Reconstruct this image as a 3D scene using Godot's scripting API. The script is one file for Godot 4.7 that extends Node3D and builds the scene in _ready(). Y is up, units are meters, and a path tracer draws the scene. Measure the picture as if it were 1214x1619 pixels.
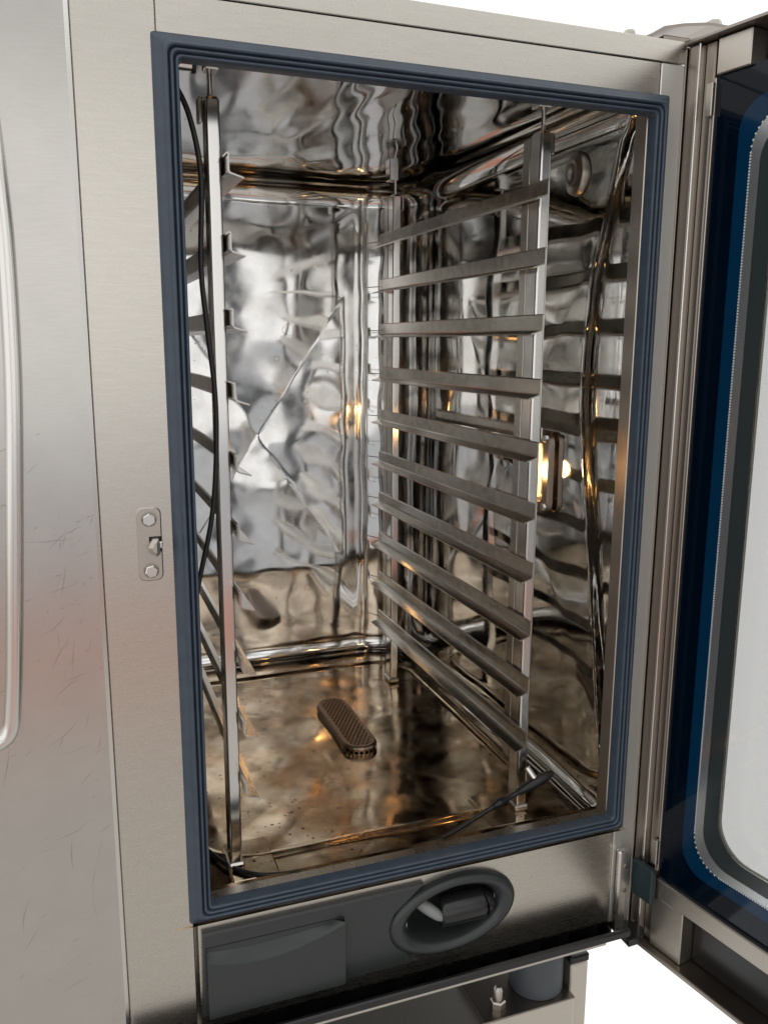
extends Node3D

var M := {}
var taken := {}
var wav := FastNoiseLite.new()
var wav2 := FastNoiseLite.new()
const FLAT := 4294967295

# ------------------------------------------------------------------ helpers
func lin(r, g, b, a = 1.0) -> Color:
	var c := Color(r, g, b).linear_to_srgb()
	c.a = a
	return c

func mat(key, color: Color, rough: float, metal := 0.0) -> StandardMaterial3D:
	var m := StandardMaterial3D.new()
	m.resource_name = key
	m.albedo_color = color
	m.roughness = rough
	m.metallic = metal
	M[key] = m
	return m

func noise_tex(sd: int, freq: float, size := 512, octaves := 4, ramp: Gradient = null) -> NoiseTexture2D:
	var n := FastNoiseLite.new()
	n.seed = sd
	n.frequency = freq
	n.fractal_octaves = octaves
	var t := NoiseTexture2D.new()
	t.width = size
	t.height = size
	t.seamless = true
	t.noise = n
	if ramp: t.color_ramp = ramp
	return t

func ramp(points: Array) -> Gradient:
	var g := Gradient.new()
	var o := PackedFloat32Array()
	var c := PackedColorArray()
	for p in points:
		o.append(p[0])
		c.append(p[1])
	g.offsets = o
	g.colors = c
	return g

func begin(smooth := false) -> SurfaceTool:
	var st := SurfaceTool.new()
	st.begin(Mesh.PRIMITIVE_TRIANGLES)
	st.set_smooth_group(0 if smooth else FLAT)
	return st

func tri(st: SurfaceTool, a: Vector3, b: Vector3, c: Vector3, hint: Vector3) -> void:
	if (a - c).cross(a - b).dot(hint) < 0.0:
		var t := b
		b = c
		c = t
	st.add_vertex(a)
	st.add_vertex(b)
	st.add_vertex(c)

func quad(st: SurfaceTool, a: Vector3, b: Vector3, c: Vector3, d: Vector3, hint: Vector3) -> void:
	tri(st, a, b, c, hint)
	tri(st, a, c, d, hint)

# a box with chamfered edges, from corner lo to corner hi
func cbox(st: SurfaceTool, lo: Vector3, hi: Vector3, b := 0.001) -> void:
	var c := (lo + hi) * 0.5
	var h := (hi - lo) * 0.5
	b = minf(b, minf(h.x, minf(h.y, h.z)) * 0.9)
	var pt := func(s: Vector3, ax: int) -> Vector3:
		var k := h - Vector3(b, b, b)
		k[ax] = h[ax]
		return c + Vector3(s.x * k.x, s.y * k.y, s.z * k.z)
	for ax in 3:
		var p := (ax + 1) % 3
		var q := (ax + 2) % 3
		for sg in [-1.0, 1.0]:
			var f := []
			for e in [[-1, -1], [1, -1], [1, 1], [-1, 1]]:
				var s := Vector3.ZERO
				s[ax] = sg
				s[p] = e[0]
				s[q] = e[1]
				f.append(pt.call(s, ax))
			var n := Vector3.ZERO
			n[ax] = sg
			quad(st, f[0], f[1], f[2], f[3], n)
			for sq in [-1.0, 1.0]:
				var s1 := Vector3.ZERO
				s1[p] = sg
				s1[q] = sq
				var s2 := s1
				s1[ax] = -1
				s2[ax] = 1
				quad(st, pt.call(s1, p), pt.call(s2, p), pt.call(s2, q), pt.call(s1, q), (s1 + s2))
	for sx in [-1.0, 1.0]:
		for sy in [-1.0, 1.0]:
			for sz in [-1.0, 1.0]:
				var s := Vector3(sx, sy, sz)
				tri(st, pt.call(s, 0), pt.call(s, 1), pt.call(s, 2), s)

# polygon in the xy plane pushed along z from z0 to z1, with a small chamfer on the z1 side
func prism(st: SurfaceTool, poly: PackedVector2Array, z0: float, z1: float, bev := 0.0) -> void:
	var n := poly.size()
	var c := Vector2.ZERO
	for p in poly: c += p
	c /= n
	var top := poly
	if bev > 0.0:
		var off := Geometry2D.offset_polygon(poly, -bev, Geometry2D.JOIN_MITER)
		if off.size() == 1 and off[0].size() == n:
			# match the first vertex
			var best := 0
			for i in n:
				if off[0][i].distance_to(poly[0]) < off[0][best].distance_to(poly[0]): best = i
			top = PackedVector2Array()
			var fwd := Geometry2D.is_polygon_clockwise(off[0]) == Geometry2D.is_polygon_clockwise(poly)
			for i in n: top.append(off[0][(best + (i if fwd else n - i)) % n])
	var up := signf(z1 - z0)
	var zb := z1 - up * (bev if top != poly else 0.0)
	var ix := Geometry2D.triangulate_polygon(top)
	for k in range(0, ix.size(), 3):
		var a := top[ix[k]]
		var b := top[ix[k + 1]]
		var d := top[ix[k + 2]]
		tri(st, Vector3(a.x, a.y, z1), Vector3(b.x, b.y, z1), Vector3(d.x, d.y, z1), Vector3(0, 0, up))
	var sgn := 1.0 if Geometry2D.is_polygon_clockwise(poly) else -1.0
	for i in n:
		var a := poly[i]
		var b := poly[(i + 1) % n]
		var e := (b - a)
		var o := Vector3(-e.y, e.x, 0) * sgn
		quad(st, Vector3(a.x, a.y, z0), Vector3(b.x, b.y, z0), Vector3(b.x, b.y, zb), Vector3(a.x, a.y, zb), o)
		if top != poly:
			var ta := top[i]
			var tb := top[(i + 1) % n]
			quad(st, Vector3(a.x, a.y, zb), Vector3(b.x, b.y, zb), Vector3(tb.x, tb.y, z1), Vector3(ta.x, ta.y, z1), o.normalized() + Vector3(0, 0, up))

func rrect(x0: float, y0: float, x1: float, y1: float, r: float, seg := 5) -> PackedVector2Array:
	var out := PackedVector2Array()
	for c in [[x1 - r, y1 - r, 0.0], [x0 + r, y1 - r, 90.0], [x0 + r, y0 + r, 180.0], [x1 - r, y0 + r, 270.0]]:
		for i in seg + 1:
			var a := deg_to_rad(c[2] + 90.0 * i / seg)
			out.append(Vector2(c[0] + r * cos(a), c[1] + r * sin(a)))
	return out

# extra points beside the corners, so that smooth shading leaves the long sides flat
func keep_flat(poly: PackedVector2Array) -> PackedVector2Array:
	var out := PackedVector2Array()
	for i in poly.size():
		var p := poly[i]
		var q := poly[(i + 1) % poly.size()]
		out.append(p)
		if p.distance_to(q) > 0.004:
			out.append(p.lerp(q, 0.06))
			out.append(p.lerp(q, 0.94))
	return out

# tube along points, radius r (or array of radii), elliptical stretch across optional
func tube(st: SurfaceTool, pts: Array, r, seg := 10, caps := true) -> void:
	var n := pts.size()
	var rings := []
	var up := Vector3(0.31, 0.9, 0.2).normalized()
	for i in n:
		var d: Vector3 = (pts[mini(i + 1, n - 1)] - pts[maxi(i - 1, 0)]).normalized()
		if absf(d.dot(up)) > 0.95: up = Vector3(1, 0.1, 0)
		var s := d.cross(up).normalized()
		var t := s.cross(d).normalized()
		up = t
		var rr: float = r[i] if r is Array else r
		var ring := []
		for k in seg:
			var a := TAU * k / seg
			ring.append(pts[i] + (s * cos(a) + t * sin(a)) * rr)
		rings.append(ring)
	for i in n - 1:
		for k in seg:
			var k2 := (k + 1) % seg
			var mid: Vector3 = (rings[i][k] + rings[i][k2]) * 0.5 - (pts[i] as Vector3)
			quad(st, rings[i][k], rings[i][k2], rings[i + 1][k2], rings[i + 1][k], mid)
	if caps:
		st.set_smooth_group(FLAT)
		for e in [[0, 1], [n - 1, n - 2]]:
			var hint: Vector3 = pts[e[0]] - pts[e[1]]
			for k in seg:
				tri(st, pts[e[0]], rings[e[0]][k], rings[e[0]][(k + 1) % seg], hint)
		st.set_smooth_group(0)

func smooth_path(pts: Array, per := 8) -> Array:
	var c := Curve3D.new()
	for i in pts.size():
		var t: Vector3 = (pts[mini(i + 1, pts.size() - 1)] - pts[maxi(i - 1, 0)]) / 6.0
		c.add_point(pts[i], -t, t)
	var out := []
	for i in pts.size() - 1:
		for k in per: out.append(c.sample(i, float(k) / per))
	out.append(pts[-1])
	return out

# a smooth sheet of nu x nv cells
func sheet(st: SurfaceTool, nu: int, nv: int, f: Callable, hint: Vector3, flip := false) -> void:
	var p := []
	for j in nv + 1:
		for i in nu + 1:
			p.append(f.call(float(i) / nu, float(j) / nv))
	var w := nu + 1
	var m := (nv / 2) * w + nu / 2
	var g: Vector3 = (p[m] - p[m + 1 + w]).cross(p[m] - p[m + 1])
	var ok := g.dot(hint) > 0.0
	for j in nv:
		for i in nu:
			var a: Vector3 = p[j * w + i]
			var b: Vector3 = p[j * w + i + 1]
			var c: Vector3 = p[(j + 1) * w + i + 1]
			var d: Vector3 = p[(j + 1) * w + i]
			var u := [Vector2(float(i) / nu, float(j) / nv), Vector2(float(i + 1) / nu, float(j) / nv), Vector2(float(i + 1) / nu, float(j + 1) / nv), Vector2(float(i) / nu, float(j + 1) / nv)]
			var order := [[a, u[0]], [b, u[1]], [c, u[2]], [a, u[0]], [c, u[2]], [d, u[3]]] if ok else [[a, u[0]], [c, u[2]], [b, u[1]], [a, u[0]], [d, u[3]], [c, u[2]]]
			for e in order:
				st.set_uv(e[1])
				st.add_vertex(e[0])

func hexhead(st: SurfaceTool, at: Vector3, axis: Vector3, r: float, h: float, turn := 0.2, seg := 6) -> void:
	var s := axis.cross(Vector3(0.2, 0.3, 0.93)).normalized()
	var t := axis.cross(s).normalized()
	var a := []
	var b := []
	var c := []
	for k in seg:
		var an := TAU * k / seg + turn
		var d := s * cos(an) + t * sin(an)
		a.append(at + d * r)
		b.append(at + d * r + axis * h * 0.8)
		c.append(at + d * r * 0.86 + axis * h)
	for k in seg:
		var q := (k + 1) % seg
		var o: Vector3 = (a[k] + a[q]) * 0.5 - at
		quad(st, a[k], a[q], b[q], b[k], o)
		quad(st, b[k], b[q], c[q], c[k], o.normalized() + axis)
		tri(st, at + axis * h, c[k], c[q], axis)

func obj(called: String, st: SurfaceTool, m: Material, parent: Node = self) -> MeshInstance3D:
	st.generate_normals()
	var o := MeshInstance3D.new()
	o.name = called
	o.mesh = st.commit()
	o.material_override = m
	o.cast_shadow = GeometryInstance3D.SHADOW_CASTING_SETTING_ON
	parent.add_child(o, true)
	return o

func box(called: String, lo: Vector3, hi: Vector3, m: Material, parent: Node, b := 0.001) -> MeshInstance3D:
	var st := begin()
	cbox(st, lo, hi, b)
	return obj(called, st, m, parent)

func thing(called: String, label: String, category: String, group := "", kind := "") -> Node3D:
	var o := Node3D.new()
	o.name = called
	add_child(o, true)
	tag(o, label, category, group, kind)
	return o

func tag(o: Node, label: String, category: String, group := "", kind := "") -> void:
	if label: o.set_meta("label", label)
	if category: o.set_meta("category", category)
	if group: o.set_meta("group", group)
	if kind: o.set_meta("kind", kind)

# ------------------------------------------------------------------ scene
func _ready() -> void:
	var cam := Camera3D.new()
	cam.name = "camera"
	add_child(cam)
	cam.transform = Transform3D(Basis(Vector3(0.93772, 0.0046146, 0.347361), Vector3(0.0628817, 0.9811395, -0.182787), Vector3(-0.3416529, 0.1932458, 0.9197442)), Vector3(-0.077405, 0.5336888, 0.7288901))
	cam.fov = rad_to_deg(2.0 * atan(809.5 / 1347.12))
	cam.near = 0.02
	cam.far = 200.0
	cam.current = true
	var env := Environment.new()
	env.background_mode = Environment.BG_COLOR
	env.background_color = Color(1, 1, 1)
	env.background_energy_multiplier = 1.18
	env.tonemap_mode = Environment.TONE_MAPPER_LINEAR
	env.tonemap_exposure = 1.0
	env.sdfgi_enabled = true
	env.ssao_enabled = true
	env.ssil_enabled = true
	var we := WorldEnvironment.new()
	we.name = "world_environment"
	we.environment = env
	add_child(we)

	wav.seed = 11
	wav.frequency = 4.6
	wav.fractal_octaves = 2
	wav2.seed = 5
	wav2.frequency = 11.0
	wav2.fractal_octaves = 1
	materials()
	surroundings()
	var oven := thing("combi_oven", "stainless steel combi oven with its door open and cavity lit", "oven")
	cabinet(oven)
	cavity(oven)
	gasket(oven)
	lamp(oven)
	console(oven)
	latch(oven)
	door(oven)
	hinges(oven)
	rack("hanging_rack", false, "steel hanging rack with tray rails by the black cable, left side of the oven")
	rack("hanging_rack_001", true, "steel hanging rack with tray rails beside the glowing oven lamp, right side")
	strainer()
	probe()
	stand()

func materials() -> void:
	var m: StandardMaterial3D
	# brushed sheet of the front, a slight mottle of handling marks
	m = mat("front_steel", Color.WHITE, 0.3, 1.0)
	m.albedo_texture = noise_tex(3, 0.02, 512, 5, ramp([[0.0, lin(0.585, 0.55, 0.49)], [1.0, lin(0.615, 0.58, 0.52)]]))
	m.uv1_triplanar = true
	m.uv1_world_triplanar = true
	m.uv1_scale = Vector3(2.2, 20, 2.2)
	m.roughness_texture = noise_tex(8, 0.03, 512, 5, ramp([[0.0, Color(0.86, 0.86, 0.86)], [1.0, Color(1, 1, 1)]]))
	m.roughness = 0.30
	# column sheet with scratches of its own
	m = mat("column_steel", Color.WHITE, 0.24, 1.0)
	m.albedo_texture = scratches()
	m = mat("edge_steel", lin(0.72, 0.70, 0.66), 0.22, 1.0)
	m = mat("satin_steel", lin(0.74, 0.73, 0.69), 0.5, 1.0)
	m = mat("stand_steel", lin(0.68, 0.64, 0.57), 0.45, 1.0)
	m = mat("dull_steel", lin(0.50, 0.46, 0.41), 0.38, 1.0)
	m = mat("brown_steel", lin(0.30, 0.26, 0.225), 0.34, 1.0)
	m = mat("chrome", lin(0.72, 0.70, 0.67), 0.15, 1.0)
	m = mat("rail_steel", lin(0.56, 0.53, 0.48), 0.26, 1.0)
	m.roughness_texture = noise_tex(21, 0.03, 256, 4, ramp([[0.0, Color(0.6, 0.6, 0.6)], [1.0, Color(1, 1, 1)]]))
	m.uv1_triplanar = true
	m.uv1_world_triplanar = true
	m.uv1_scale = Vector3(6, 6, 6)
	m = mat("liner", Color.WHITE, 0.11, 1.0)
	m.albedo_texture = noise_tex(13, 0.012, 512, 5, ramp([[0.0, lin(0.68, 0.66, 0.62)], [0.45, lin(0.76, 0.75, 0.72)], [1.0, lin(0.80, 0.79, 0.77)]]))
	m.roughness_texture = noise_tex(14, 0.02, 512, 5, ramp([[0.3, Color(0.3, 0.3, 0.3)], [0.85, Color(1, 1, 1)]]))
	m.uv1_triplanar = true
	m.uv1_world_triplanar = true
	m.uv1_scale = Vector3(2.3, 2.3, 2.3)
	m.roughness = 0.10
	# back sheet: worn by scouring, so hazier than the sides
	m = mat("back_steel", Color.WHITE, 0.11, 1.0)
	m.albedo_texture = noise_tex(15, 0.015, 512, 5, ramp([[0.2, lin(0.68, 0.66, 0.63)], [0.8, lin(0.76, 0.75, 0.73)]]))
	m.roughness_texture = noise_tex(16, 0.012, 512, 5, ramp([[0.25, Color(0.5, 0.5, 0.5)], [0.8, Color(1, 1, 1)]]))
	m.uv1_triplanar = true
	m.uv1_world_triplanar = true
	m.uv1_scale = Vector3(3.1, 3.1, 3.1)
	m.detail_enabled = true
	m.detail_blend_mode = BaseMaterial3D.BLEND_MODE_MUL
	m.detail_albedo = specks(5, 150, 1.5, 3)
	# floor: baked-on brown film in patches
	m = mat("floor_steel", Color.WHITE, 0.2, 1.0)
	m.albedo_texture = noise_tex(31, 0.010, 512, 5, ramp([[0.25, lin(0.42, 0.29, 0.18)], [0.5, lin(0.56, 0.43, 0.29)], [0.75, lin(0.64, 0.53, 0.39)]]))
	m.roughness_texture = noise_tex(32, 0.014, 512, 5, ramp([[0.3, Color(0.4, 0.4, 0.4)], [0.75, Color(1, 1, 1)]]))
	m.roughness = 0.24
	m.uv1_triplanar = true
	m.uv1_world_triplanar = true
	m.uv1_scale = Vector3(2.6, 2.6, 2.6)
	m.detail_enabled = true
	m.detail_blend_mode = BaseMaterial3D.BLEND_MODE_MUL
	m.detail_albedo = specks(6, 320, 2.0, 22)
	m = mat("strainer_steel", lin(0.28, 0.20, 0.14), 0.35, 1.0)
	m = mat("gasket_rubber", Color.WHITE, 0.40)
	m.albedo_texture = noise_tex(61, 0.03, 256, 4, ramp([[0.3, lin(0.040, 0.056, 0.080)], [0.7, lin(0.048, 0.067, 0.095)]]))
	m.uv1_triplanar = true
	m.uv1_world_triplanar = true
	m.uv1_scale = Vector3(7, 7, 7)
	m = mat("black_plastic", lin(0.030, 0.034, 0.034), 0.36)
	m.roughness_texture = noise_tex(41, 0.2, 256, 3, ramp([[0.0, Color(0.8, 0.8, 0.8)], [1.0, Color(1, 1, 1)]]))
	m.uv1_triplanar = true
	m.uv1_scale = Vector3(10, 10, 10)
	m = mat("tray_black", lin(0.010, 0.010, 0.010), 0.25)
	m = mat("cable_black", lin(0.008, 0.008, 0.009), 0.4)
	m = mat("grip_black", lin(0.016, 0.016, 0.017), 0.24)
	m = mat("dark_gap", lin(0.01, 0.01, 0.01), 0.8)
	m = mat("foot_grey", lin(0.07, 0.08, 0.09), 0.5)
	m = mat("lever_grey", lin(0.24, 0.25, 0.24), 0.4)
	m = mat("teal_block", lin(0.012, 0.025, 0.03), 0.45)
	m = mat("navy_glass", lin(0.0006, 0.004, 0.010), 0.06)
	m.metallic_specular = 0.36
	m = mat("blue_glass", lin(0.0012, 0.024, 0.062), 0.06)
	m.metallic_specular = 0.36
	m = mat("band_light", lin(0.55, 0.58, 0.6), 0.22, 0.85)
	m = mat("band_dark", lin(0.028, 0.036, 0.038), 0.14)
	m = mat("frit_white", lin(0.6, 0.62, 0.63), 0.3)
	m = mat("pane", lin(0.45, 0.45, 0.41, 0.40), 0.03)
	m.transparency = BaseMaterial3D.TRANSPARENCY_ALPHA
	m = mat("lamp_pane", lin(0.9, 0.85, 0.75, 0.12), 0.05)
	m.transparency = BaseMaterial3D.TRANSPARENCY_ALPHA
	m = mat("control_glass", lin(0.22, 0.23, 0.245), 0.15)
	m = mat("lamp_glow", lin(1.0, 0.62, 0.25), 0.5)
	m.emission_enabled = true
	m.emission = lin(1.0, 0.50, 0.12)
	m.emission_energy_multiplier = 6.0
	m = mat("concrete", Color.WHITE, 0.8)
	m.albedo_texture = noise_tex(51, 0.02, 512, 5, ramp([[0.0, lin(0.47, 0.45, 0.425)], [1.0, lin(0.57, 0.55, 0.525)]]))
	m.uv1_triplanar = true
	m.uv1_world_triplanar = true
	m = mat("terracotta", lin(0.55, 0.24, 0.16), 0.85)
	m = mat("asphalt", lin(0.43, 0.44, 0.46), 0.85)
	m = mat("gate_grey", lin(0.06, 0.065, 0.075), 0.6)

# baked-on spatter: small burnt spots and a few dried rings
func specks(sd: int, spots: int, most: float, drops: int) -> ImageTexture:
	var rng := RandomNumberGenerator.new()
	rng.seed = sd
	var n := 512
	var im := Image.create(n, n, false, Image.FORMAT_RGB8)
	im.fill(Color.WHITE)
	for k in spots:
		var c := Vector2(rng.randi_range(4, n - 5), rng.randi_range(4, n - 5))
		if k % 3: c = Vector2(clampf(rng.randfn(190, 90), 4, n - 5), clampf(rng.randfn(260, 80), 4, n - 5))
		var r := 0.5 + pow(rng.randf(), 3.0) * most
		var t := rng.randf_range(0.35, 0.8)
		for y in range(-3, 4):
			for x in range(-3, 4):
				if Vector2(x, y).length() <= r: im.set_pixel(int(c.x) + x, int(c.y) + y, Color(t, t * 0.92, t * 0.84))
	for k in drops:
		var c := Vector2(rng.randf_range(30, n - 30), rng.randf_range(30, n - 30))
		var r := rng.randf_range(4, 16)
		var w := FastNoiseLite.new()
		w.seed = sd * 100 + k
		w.frequency = 0.5
		for i in 260:
			var a := TAU * i / 260.0
			var rr := r * (1.0 + 0.35 * w.get_noise_2d(cos(a) * 2.0, sin(a) * 2.0))
			var q := c + Vector2(cos(a), sin(a)) * rr
			im.set_pixel(clampi(int(q.x), 0, n - 1), clampi(int(q.y), 0, n - 1), Color(0.78, 0.73, 0.67))
	return ImageTexture.create_from_image(im)

func scratches() -> ImageTexture:
	var rng := RandomNumberGenerator.new()
	rng.seed = 77
	var w := 448
	var h := 2048
	var im := Image.create(w, h, false, Image.FORMAT_RGB8)
	var n := FastNoiseLite.new()
	n.seed = 4
	n.frequency = 0.01
	var g := FastNoiseLite.new()
	g.seed = 9
	g.frequency = 0.4
	for y in h:
		for x in w:
			var k := 0.55 + 0.022 * n.get_noise_2d(x, y) + 0.02 * g.get_noise_2d(x * 0.06, y)
			im.set_pixel(x, y, lin(k * 1.02, k * 0.975, k * 0.91))
	for s in 120:
		var p := Vector2(rng.randf_range(0.72, 0.99) * w, rng.randf_range(0.30, 0.80) * h)
		if s % 4 == 0: p = Vector2(rng.randf_range(0.55, 0.98) * w, rng.randf_range(0.5, 0.97) * h)
		if s % 4 == 1: p = Vector2(rng.randf_range(0.86, 0.98) * w, rng.randf_range(0.36, 0.5) * h)
		var a := rng.randf_range(2.1, 3.0) if s % 5 else rng.randf_range(1.6, 1.9)
		var bend := rng.randf_range(-0.01, 0.01)
		var L := int(pow(rng.randf(), 2.0) * 70.0) + 8
		var dark := rng.randf_range(0.72, 0.95)
		for i in L:
			a += bend
			p += Vector2(cos(a), sin(a))
			if p.x < 1 or p.y < 1 or p.x >= w - 1 or p.y >= h - 1: break
			var c := im.get_pixelv(Vector2i(p))
			im.set_pixelv(Vector2i(p), c * (dark + (0.99 - dark) * absf(2.0 * i / L - 1.0)))
	return ImageTexture.create_from_image(im)

# what the steel mirrors from behind the camera: yard, paving and road
func surroundings() -> void:
	var g := box("ground", Vector3(-7, -1.0, -0.25), Vector3(7, -0.9, 2.8), M.concrete, self)
	tag(g, "pale concrete ground in front of the oven", "", "", "structure")
	g = box("pavement", Vector3(-7, -1.0, 2.81), Vector3(7, -0.89, 4.0), M.terracotta, self)
	tag(g, "terracotta paving strip opposite the oven", "", "", "structure")
	g = box("road", Vector3(-7, -1.0, 4.01), Vector3(7, -0.96, 14.0), M.asphalt, self)
	tag(g, "dark road beyond the paving", "", "", "structure")
	# open gate frame behind the camera: its dark posts are the streaks in the mirror-bright cavity
	var gate := thing("gate_frame", "dark grey open gate frame standing opposite the oven", "gate")
	for x in [-1.45, 0.72, 1.36, 2.15]:
		box("post", Vector3(x - 0.065, -0.9, 2.55), Vector3(x + 0.065, 1.55, 2.68), M.gate_grey, gate, 0.006)
	box("beam", Vector3(-1.6, 1.555, 2.55), Vector3(2.3, 1.72, 2.68), M.gate_grey, gate, 0.006)
	box("rail", Vector3(0.786, -0.02, 2.58), Vector3(1.294, 0.04, 2.64), M.gate_grey, gate, 0.004)
	box("rail", Vector3(1.426, -0.02, 2.58), Vector3(2.084, 0.04, 2.64), M.gate_grey, gate, 0.004)

func cabinet(oven: Node3D) -> void:
	# scratched column beside the cavity
	var st := begin(false)
	var x0 := -0.30
	var x1 := -0.0577
	var y0 := -0.30
	var y1 := 0.7965
	var z := 0.0045
	var b := 0.0034
	var f := [Vector3(x0, y0, z), Vector3(x1 - b, y0, z), Vector3(x1 - b, y1, z), Vector3(x0, y1, z)]
	for k in [0, 2, 1, 0, 3, 2]:
		st.set_uv(Vector2((f[k].x - x0) / (x1 - x0), 1.0 - (f[k].y - y0) / (y1 - y0)))
		st.add_vertex(f[k])
	obj("column_panel", st, M.column_steel, oven)
	st = begin()
	quad(st, Vector3(x1 - b, y0, z), Vector3(x1, y0, z - 0.0012), Vector3(x1, y1, z - 0.0012), Vector3(x1 - b, y1, z), Vector3(1, 0, 1))
	quad(st, Vector3(x1, y0, z - 0.0012), Vector3(x1, y0, -0.015), Vector3(x1, y1, -0.015), Vector3(x1, y1, z - 0.0012), Vector3(1, 0, 0))
	obj("column_edge", st, M.edge_steel, oven)
	# the frame round the opening
	box("frame_strip", Vector3(-0.0572, -0.30, -0.02), Vector3(0.0042, 0.7968, 0.0025), M.front_steel, oven, 0.0008)
	box("frame_strip", Vector3(0.0050, 0.755, -0.02), Vector3(0.4708, 0.7968, 0.0), M.front_steel, oven, 0.0006)
	box("frame_strip", Vector3(0.4720, -0.130, -0.02), Vector3(0.4985, 0.7968, 0.0), M.satin_steel, oven, 0.0008)
	# lower sheet, cut out behind the oval recess
	st = begin()
	var hx := [0.0082, 0.2210, 0.3220, 0.4708]
	var hy := [-0.150, -0.0845, -0.0245, 0.014]
	for i in 3:
		for j in 3:
			if i == 1 and j == 1: continue
			quad(st, Vector3(hx[i], hy[j], 0), Vector3(hx[i + 1], hy[j], 0), Vector3(hx[i + 1], hy[j + 1], 0), Vector3(hx[i], hy[j + 1], 0), Vector3(0, 0, 1))
	quad(st, Vector3(hx[0], hy[3], 0), Vector3(hx[3], hy[3], 0), Vector3(hx[3], hy[3], -0.02), Vector3(hx[0], hy[3], -0.02), Vector3(0, 1, 0))
	quad(st, Vector3(hx[0], hy[0], 0), Vector3(hx[0], hy[3], 0), Vector3(hx[0], hy[3], -0.02), Vector3(hx[0], hy[0], -0.02), Vector3(-1, 0, 0))
	quad(st, Vector3(hx[3], hy[0], 0), Vector3(hx[3], hy[3], 0), Vector3(hx[3], hy[3], -0.02), Vector3(hx[3], hy[0], -0.02), Vector3(1, 0, 0))
	obj("frame_strip", st, M.front_steel, oven)
	box("frame_strip", Vector3(0.4600, 0.014, -0.02), Vector3(0.4700, 0.755, -0.001), M.dull_steel, oven, 0.0008)
	box("top_cap", Vector3(-0.30, 0.7975, -0.72), Vector3(0.4990, 0.8175, 0.0006), M.front_steel, oven, 0.0007)
	# carcass behind the sheets, so that no light leaks in
	box("carcass", Vector3(-0.30, -0.16, -0.75), Vector3(-0.035, 0.796, -0.0205), M.dark_gap, oven)
	box("carcass", Vector3(0.492, -0.129, -0.75), Vector3(0.4985, 0.796, -0.0205), M.dull_steel, oven)
	box("carcass", Vector3(-0.034, -0.16, -0.75), Vector3(0.491, -0.03, -0.045), M.dark_gap, oven)
	box("carcass", Vector3(-0.034, -0.029, -0.75), Vector3(0.491, 0.796, -0.70), M.dark_gap, oven)
	box("carcass", Vector3(-0.033, -0.16, -0.032), Vector3(0.018, 0.796, -0.0206), M.dull_steel, oven)
	# control panel: dark glass in a bowed chrome rim
	var edge := [Vector3(-0.1120, 0.735, 0.01), Vector3(-0.1096, 0.692, 0.01), Vector3(-0.1074, 0.653, 0.01), Vector3(-0.1057, 0.5995, 0.01), Vector3(-0.1076, 0.506, 0.01), Vector3(-0.1137, 0.407, 0.01), Vector3(-0.1211, 0.303, 0.01), Vector3(-0.1267, 0.240, 0.01), Vector3(-0.1310, 0.214, 0.01), Vector3(-0.1420, 0.204, 0.01), Vector3(-0.165, 0.2015, 0.01), Vector3(-0.22, 0.20, 0.01), Vector3(-0.28, 0.20, 0.01)]
	for i in edge.size(): edge[i] += Vector3(-0.0055, 0.004, 0)
	var path := smooth_path(edge, 8)
	var cp := Node3D.new()
	cp.name = "control_panel"
	oven.add_child(cp, true)
	st = begin(true)
	var prof := [[0.0056, -0.006], [0.0052, -0.001], [0.0035, 0.0018], [0.0005, 0.0028], [-0.0032, 0.0022], [-0.0066, 0.0002], [-0.0082, -0.006]]
	var rows := []
	for i in path.size():
		var d: Vector3 = (path[mini(i + 1, path.size() - 1)] - path[maxi(i - 1, 0)]).normalized()
		var o := Vector3(-d.y, d.x, 0)
		var row := []
		for q in prof: row.append(path[i] + o * q[0] + Vector3(0, 0, q[1]))
		rows.append(row)
	for i in rows.size() - 1:
		for k in prof.size() - 1:
			var nn: Vector3 = (rows[i][k] + rows[i][k + 1]) * 0.5 - (path[i] as Vector3) + Vector3(0, 0, 0.004)
			quad(st, rows[i][k], rows[i + 1][k], rows[i + 1][k + 1], rows[i][k + 1], nn)
	obj("rim", st, M.edge_steel, cp)
	var poly := PackedVector2Array()
	for i in path.size(): poly.append(Vector2(path[i].x - 0.005, path[i].y + 0.003))
	poly.append(Vector2(-0.29, 0.20))
	poly.append(Vector2(-0.29, 0.735))
	st = begin()
	prism(st, poly, 0.003, 0.0072)
	obj("glass_front", st, M.control_glass, cp)

func cavity_path(s: float) -> Array:
	# plan of the liner: front left -> back -> front right; gives the point and its inward direction
	var xl := -0.012
	var xr := 0.485
	var zb := -0.665
	var r := 0.10
	var l1 := -(zb + r)
	var l2 := PI * r * 0.5
	var l3 := xr - xl - 2.0 * r
	var t := s * (2.0 * l1 + 2.0 * l2 + l3)
	if t < l1: return [Vector2(xl, -t), Vector2(1, 0)]
	t -= l1
	if t < l2:
		var a := t / r
		return [Vector2(xl + r - r * cos(a), zb + r - r * sin(a)), Vector2(cos(a), sin(a))]
	t -= l2
	if t < l3: return [Vector2(xl + r + t, zb), Vector2(0, 1)]
	t -= l3
	if t < l2:
		var a := t / r
		return [Vector2(xr - r + r * sin(a), zb + r - r * cos(a)), Vector2(-sin(a), cos(a))]
	t -= l2
	return [Vector2(xr, zb + r + t), Vector2(-1, 0)]

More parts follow.
